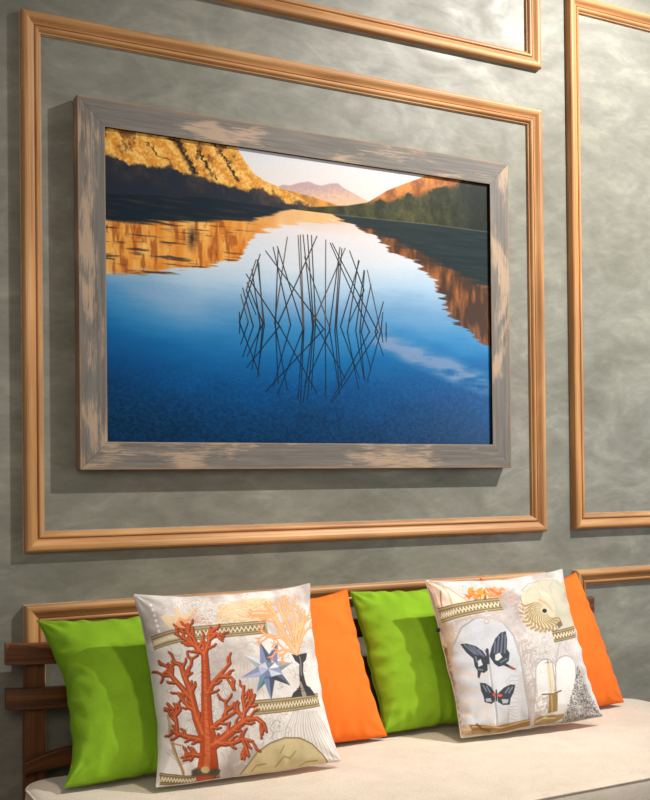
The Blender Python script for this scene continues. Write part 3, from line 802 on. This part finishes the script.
# ------------------------------------------------------------------ framed lake photograph
FX0, FX1, FZ0, FZ1 = .752, 2.183, .031 + CAM_Z, 1.031 + CAM_Z
FW, FD, RD = .075, .045, .010            # face width, depth, recess
pic = empty('framed_picture', ((FX0 + FX1) / 2, 0, FZ0))
tag(pic, 'large photo of a blue mountain lake in a weathered grey wooden frame', 'picture')
ox, oz = (FX0 + FX1) / 2, FZ0
fprof = [(0, .004), (0, .012), (0, FD - .0012), (.0012, FD), (.004, FD), (.02, FD), (.04, FD), (.06, FD), (FW - .003, FD), (FW - .001, FD - .0003), (FW, FD - .001), (FW, RD), (FW, .006)]
wear = [.5, .4, .7, 1., .25, 0, 0, 0, .12, .7, .7, 0, 0]
for sd, k in zip('LTRB', (3, 1, 6, 2)):
    V, F, G, MI = mitred(FX0, FX1, FZ0, FZ1, fprof, sides=sd, base=k * 3.1)
    m = len(fprof)
    # close the back and both mitred ends so each rail is a solid bar
    F.append([2 * i for i in range(m)]); F.append([2 * i + 1 for i in reversed(range(m))]); F.append([0, 2 * m - 2, 2 * m - 1, 1])
    # a hair of a gap so the mitre joints read as dark lines
    V = np.array(V); c = V.mean(0)
    ax = 0 if sd in 'TB' else 2
    V[:, ax] = c[ax] + (V[:, ax] - c[ax]) * (1 - .0009 / (1.431 if ax == 0 else 1.0))
    V = V - [ox, 0, oz]
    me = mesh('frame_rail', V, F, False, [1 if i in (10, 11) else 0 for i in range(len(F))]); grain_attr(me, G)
    at = me.attributes.new('wear', 'FLOAT', 'POINT'); at.data.foreach_set('value', [w_ for w_ in wear for _ in (0, 1)])
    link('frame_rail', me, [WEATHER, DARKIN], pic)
LAKE_QUAD = [(103.89, 127.68), (488.11, 184.81), (491.21, 444.74), (106.55, 441.94)]
PW, PH = 960, 640
art = paint_lake(PW, PH)
vv, uu = np.mgrid[0:PH, 0:PW]
px0, px1, pz0, pz1 = FX0 + FW, FX1 - FW, FZ0 + FW, FZ1 - FW
V = np.stack([px0 + uu / (PW - 1) * (px1 - px0) - ox, np.full(uu.shape, -(FD - RD)), pz1 - vv / (PH - 1) * (pz1 - pz0) - oz], -1).reshape(-1, 3)
I = np.arange(PW * PH).reshape(PH, PW)
Fq = np.stack([I[:-1, :-1], I[1:, :-1], I[1:, 1:], I[:-1, 1:]], -1).reshape(-1, 4)
me = fast_mesh('photo_print', V, Fq, False); set_art(me, art)
link('photo_print', me, PRINT, pic)
bk = mesh('backing_board', [(x - ox, y, z - oz) for x in (px0 - .02, px1 + .02) for y in (-.006, -.003) for z in (pz0 - .02, pz1 + .02)],
          [(0, 1, 3, 2), (4, 6, 7, 5), (0, 4, 5, 1), (2, 3, 7, 6), (0, 2, 6, 4), (1, 5, 7, 3)])
link('backing_board', bk, mat_plain('backing_card', rgb(120, 100, 76)), pic)

# ------------------------------------------------------------------ bench
SEAT = .45
bench = empty('bench', (1.5, -.55, 0))
tag(bench, 'long wooden bench with slatted back and thick beige upholstered seat against the wall', 'bench')
bo = np.array([1.5, -.55, 0.])
def rounded_outline(x0, x1, y0, y1, r, k=10):
    P = []
    for cx, cy, a0 in ((x1 - r, y1 - r, 0), (x0 + r, y1 - r, 90), (x0 + r, y0 + r, 180), (x1 - r, y0 + r, 270)):
        for i in range(k + 1):
            a = math.radians(a0 + 90 * i / k); P.append((cx + r * math.cos(a), cy + r * math.sin(a)))
    return np.array(P)
SX0, SX1, SY0, SY1, SR = .550, 2.515, -.940, -.215, .085
def ring_offset(P, d):
    n = len(P); out = []
    for i in range(n):
        t = P[(i + 1) % n] - P[i - 1]; t = t / (np.linalg.norm(t) + 1e-9); nrm = np.array([t[1], -t[0]]); out.append(P[i] - nrm * d)
    return np.array(out)
O = rounded_outline(SX0, SX1, SY0, SY1, SR)
# subdivide long straight runs
def densify(P, L=.04):
    out = []
    for i in range(len(P)):
        a, b = P[i], P[(i + 1) % len(P)]; n = max(1, int(np.linalg.norm(b - a) / L))
        for j in range(n): out.append(a + (b - a) * j / n)
    return np.array(out)
O = densify(O); n = len(O)
levels = [(.012, SEAT - .135), (.002, SEAT - .130), (0, SEAT - .118), (-.004, SEAT - .07), (-.002, SEAT - .03), (0, SEAT - .016), (.002, SEAT - .009), (.007, SEAT - .004), (.016, SEAT - .001), (.028, SEAT), (.04, SEAT)]
V = []; F = []
for d, z in levels:
    for p in ring_offset(O, d): V.append((p[0], p[1], z))
for l in range(len(levels) - 1):
    for i in range(n): F.append([l * n + i, l * n + (i + 1) % n, (l + 1) * n + (i + 1) % n, (l + 1) * n + i])
F.append([(len(levels) - 1) * n + i for i in range(n)]); F.append([i for i in reversed(range(n))])
cush = link('seat_cushion', mesh('seat_cushion', np.array(V) - bo, F, True), BEIGE, bench)
cush['label'] = 'thick beige upholstered seat cushion'
pl = ring_offset(O, .002); link('piping', tube('piping', np.c_[pl, np.full(n, SEAT - .008)] - bo, .0035, True), PIPE, cush)
pl = ring_offset(O, .002); link('piping', tube('piping', np.c_[pl, np.full(n, SEAT - .128)] - bo, .0035, True), PIPE, cush)

def board(name, path, hgt, thick, parent, mat, off, seed, taper=0.):
    """bent wooden slat following path [(x,y,z)], rounded rectangular section"""
    path = np.array(path, float); V = []; G = []; F = []
    sec = []
    for cx, cz, a0 in ((1, 1, 0), (-1, 1, 90), (-1, -1, 180), (1, -1, 270)):
        for i in range(4):
            a = math.radians(a0 + 30 * i); r = .004
            sec.append((cx * (thick / 2 - r) + r * math.cos(a), cz * (hgt / 2 - r) + r * math.sin(a)))
    k = len(sec); d = 0
    for i, p in enumerate(path):
        a = path[max(0, i - 1)]; b = path[min(len(path) - 1, i + 1)]; t = (b - a) / np.linalg.norm(b - a)
        nn = np.cross(t, [0, 0, 1.]); nn /= np.linalg.norm(nn)
        if i: d += np.linalg.norm(path[i] - path[i - 1])
        e = min(i, len(path) - 1 - i); f = 1 - taper * max(0, 1 - e / 2.) if taper else 1
        for (u, v) in sec: V.append(p + nn * u + np.array([0, 0, v * f])); G.append((d + seed, v + u * .6, seed))
    for i in range(len(path) - 1):
        for j in range(k): F.append([i * k + j, i * k + (j + 1) % k, (i + 1) * k + (j + 1) % k, (i + 1) * k + j])
    F.append(list(range(k))); F.append([(len(path) - 1) * k + j for j in reversed(range(k))])
    me = mesh(name, np.array(V) - off, F); grain_attr(me, G)
    for p in me.polygons: p.use_smooth = False
    return link(name, me, mat, parent)
def slat(z, seed, x0=.547, x1=2.49, droop=.010, y_end=-.080, bow=.02, taper=0., h=.055):
    xs = np.concatenate([[0, .02, .045, .07], np.linspace(.1, .9, 17), [.93, .955, .98, 1]])
    P = []
    for t in xs:
        e = min(t, 1 - t) * (x1 - x0); f = 1 - math.exp(-e / .10)
        P.append((x0 + (x1 - x0) * t, y_end - bow * f, z - droop * f))
    return board('slat', P, h, .022, bench, TEAK, bo, seed, taper)
slat(.7355, 3., bow=.006, y_end=-.078)
slat(.6215, 17., bow=.008, y_end=-.078)
slat(.447, 29., x0=.588, x1=2.45, droop=-.028, y_end=-.105, bow=.0, taper=.35, h=.046)

def upright(x, seed):
    P = [(x, -.075, 0.0), (x, -.068, .35), (x + (.004 if x < 1.5 else -.004), -.058, .55), (x + (.010 if x < 1.5 else -.010), -.052, .742)]
    V = []; F = []; G = []; w, t = .050, .030
    for i, p in enumerate(P):
        for (a, b) in ((-1, -1), (1, -1), (1, 1), (-1, 1)):
            V.append((p[0] + a * w / 2, p[1] + b * t / 2, p[2])); G.append((p[2] + seed, a * w / 2 + b * t, seed))
    for i in range(3):
        for j in range(4): F.append([i * 4 + j, i * 4 + (j + 1) % 4, (i + 1) * 4 + (j + 1) % 4, (i + 1) * 4 + j])
    F += [[3, 2, 1, 0], [12, 13, 14, 15]]
    me = mesh('post', np.array(V) - bo, F); grain_attr(me, G)
    o = link('post', me, TEAK, bench)
    bv = o.modifiers.new('b', 'BEVEL'); bv.width = .004; bv.segments = 2; bv.limit_method = 'ANGLE'
upright(.617, 5.); upright(2.42, 9.)
def block(name, x0, x1, y0, y1, z0, z1, seed):
    V = [(x, y, z) for x in (x0, x1) for y in (y0, y1) for z in (z0, z1)]
    F = [(0, 1, 3, 2), (4, 6, 7, 5), (0, 4, 5, 1), (2, 3, 7, 6), (0, 2, 6, 4), (1, 5, 7, 3)]
    lng = int(np.argmax([x1 - x0, y1 - y0, z1 - z0])); oth = [i for i in (0, 1, 2) if i != lng]
    me = mesh(name, np.array(V) - bo, F); grain_attr(me, [(v[lng] + seed, v[oth[0]] + v[oth[1]] * .7, seed) for v in V])
    o = link(name, me, TEAK, bench)
    bv = o.modifiers.new('b', 'BEVEL'); bv.width = .004; bv.segments = 2
block('seat_frame', .56, 2.47, -.92, -.24, .255, SEAT - .134, 2.)
for x in (.59, 2.38):
    for y in (-.90, -.32): block('leg', x, x + .065, y, y + .065, 0, .256, x * 3 + y)
for x in (.60, 2.39): block('side_rail', x, x + .04, -.26, -.055, .27, .31, x + 8)

# ------------------------------------------------------------------ cushions
def cushion(label, cat, group, pose, seed, mat, n=120, art=None, tf=.075, tb=.03, wr=1., pinch=(.09, .09, .07, .02), tab=None):
    x, y, z, yaw, lean, w, h, roll = pose
    me, edge = cushion_mesh('throw_pillow', w, h, n, tf, tb, seed, art, wr, pinch)
    me.transform(__import__('mathutils').Matrix.Translation((w / 2, 0, 0)))
    o = link('throw_pillow', me, mat)
    from mathutils import Matrix, Vector
    # x axis along bottom edge, z axis up the leaning face, y axis through the thickness
    a = Vector((math.cos(yaw), math.sin(yaw), 0)); nrm = Vector((-math.sin(yaw), math.cos(yaw), 0))
    up = Vector((0, 0, 1)) * math.cos(lean) + nrm * math.sin(lean)
    a2 = a * math.cos(roll) + up * math.sin(roll); u2 = -a * math.sin(roll) + up * math.cos(roll)
    yy = u2.cross(a2)
    R = Matrix((a2, yy, u2)).transposed().to_4x4(); R.translation = Vector((x, y, z))
    o.matrix_world = R
    tag(o, label, cat, group)
    seam = edge + [w / 2, 0, 0]
    return o, seam
HW = rgb
Y0 = 2.8432
def pose(v): return (v[0], v[1] - Y0, v[2] + CAM_Z, *v[3:])
P1 = pose((.616, 2.454, -.704, -.005, .643, .451, .442, 0))
P2 = pose((.802, 2.353, -.704, -.047, .385, .475, .460, .005))
P3 = pose((1.068, 2.508, -.704, .008, .519, .451, .442, -.007))
P4 = pose((1.522, 2.530, -.704, -.050, .500, .415, .424, -.003))
P5 = pose((1.674, 2.380, -.704, -.092, .395, .471, .446, .028))
P6 = pose((1.982, 2.492, -.704, .035, .489, .397, .442, -.006))
SEAMG = mat_fabric('lime_seam', rgb(112, 150, 24), weave=1400); SEAMO = mat_fabric('orange_seam', rgb(222, 100, 30), weave=1400); SEAMW = mat_fabric('ivory_seam', rgb(214, 204, 192), weave=1400)
jobs = [
 ('plain lime green cushion at the left end, left of the red coral cushion', 'plain lime green cushions', P1, 11, LIME, SEAMG, None, dict(tf=.085, tb=.025, wr=1.4, pinch=(.19, .10, .08, .01))),
 ('ivory cushion printed with a red coral tree and a blue faceted star', 'printed ivory cushions', P2, 22, ARTCLOTH, SEAMW, 'coral', dict(tf=.075, tb=.03, wr=.8, pinch=(.09, .10, .075, -.01))),
 ('plain orange cushion in the middle, between the coral print cushion and a lime green one', 'plain orange cushions', P3, 33, ORANGE, SEAMO, None, dict(tf=.07, tb=.02, wr=.8, pinch=(.08, .07, .13, 0))),
 ('plain lime green cushion right of the middle orange one, partly behind the butterfly cushion', 'plain lime green cushions', P4, 44, LIME, SEAMG, None, dict(tf=.085, tb=.02, wr=1.5, pinch=(.03, .10, .05, .02))),
 ('ivory cushion printed with two dark butterflies, a nautilus shell and a candlestick', 'printed ivory cushions', P5, 55, ARTCLOTH, SEAMW, 'butterfly', dict(tf=.072, tb=.03, wr=1., pinch=(.04, .09, .075, -.01))),
 ('plain orange cushion at the right end of the bench, behind the butterfly cushion', 'plain orange cushions', P6, 66, ORANGE, SEAMO, None, dict(tf=.07, tb=.02, wr=.7, pinch=(.05, .03, .15, 0))),
]
NP = 420
for lab, grp, ps, seed, mt, sm, kind, kw in jobs:
    a = paint_coral(NP) if kind == 'coral' else paint_butterfly(NP) if kind == 'butterfly' else None
    o, seam = cushion(lab, 'cushion', grp, ps, seed, mt, NP if kind else 140, a, **kw)
    link('seam', tube('seam', seam[::(4 if kind else 1)], .0016, True, 5), sm, o)
    if kind == 'butterfly':
        w, h = ps[5], ps[6]; zt = h * .66
        x = .012
        V = [(x + dx, dy, zt + dz) for dx in (-.014, .004) for dy in (-.002, .001) for dz in (0, .010)]
        link('side_tag', mesh('side_tag', V, [(0, 1, 3, 2), (4, 6, 7, 5), (0, 4, 5, 1), (2, 3, 7, 6), (0, 2, 6, 4), (1, 5, 7, 3)]), BLACK, o)['label'] = 'small black tag sewn in the side seam'

# ------------------------------------------------------------------ light
def area(loc, target, size, power, col, spread=180):
    from mathutils import Vector
    l = bpy.data.lights.new('area_light', 'AREA'); l.shape = 'DISK'; l.size = size; l.energy = power; l.color = col; l.spread = math.radians(spread)
    o = bpy.data.objects.new('area_light', l); C.objects.link(o); o.location = loc
    o.rotation_euler = (Vector(target) - Vector(loc)).to_track_quat('-Z', 'Y').to_euler(); return o
def spot(loc, target, power, col, ang=70, blend=.8, rad=.04):
    from mathutils import Vector
    l = bpy.data.lights.new('spot_light', 'SPOT'); l.energy = power; l.color = col; l.spot_size = math.radians(ang); l.spot_blend = blend; l.shadow_soft_size = rad
    o = bpy.data.objects.new('spot_light', l); C.objects.link(o); o.location = loc
    o.rotation_euler = (Vector(target) - Vector(loc)).to_track_quat('-Z', 'Y').to_euler(); return o
WARM = (1., .86, .70); NEU = (1., .965, .93); COOL = (.72, .88, 1.)
spot((3.3, -1.7, 3.55), (2.25, 0, 1.8), 500, NEU, 76, 1., .03)     # main ceiling spot, upper right
spot((1.6, -1.55, 3.2), (1.35, -.85, .45), 165, WARM, 46, .8, .12)       # ceiling spot aimed at the bench
spot((3.0, -1.6, 3.2), (2.25, -.85, .45), 55, WARM, 50, .9, .12)
area((4.9, -3.0, 1.6), (2.7, 0, .9), 1.5, 32, COOL)                    # daylight from the right
area((-.5, -3.6, 2.4), (1.2, 0, 1.2), 1.6, 26, WARM)  # soft warm fill, added to lift the dim left wall
W = bpy.data.worlds.new('room_world'); bpy.context.scene.world = W; W.use_nodes = True
W.node_tree.nodes['Background'].inputs[0].default_value = (.9, .94, 1., 1); W.node_tree.nodes['Background'].inputs[1].default_value = .19

# ------------------------------------------------------------------ camera
from mathutils import Matrix, Vector
cd = bpy.data.cameras.new('camera'); cam = bpy.data.objects.new('camera', cd); C.objects.link(cam)
fw = Vector((.46944776, .8829081, .00959562)); rt = Vector((.88294767, -.46935535, -.01043913)); up = Vector((.00471304, -.01337306, .99989947))
M = Matrix((rt, up, -fw)).transposed().to_4x4(); M.translation = Vector((0, -Y0, CAM_Z)); cam.matrix_world = M
cd.sensor_fit = 'AUTO'; cd.sensor_width = 36; cd.lens = 1063.97 / 800 * 36; cd.shift_y = 68.77 / 800; cd.clip_start = .05
bpy.context.scene.camera = cam
sc = bpy.context.scene
sc.view_settings.view_transform = 'Standard'; sc.view_settings.look = 'None'; sc.view_settings.exposure = 0.
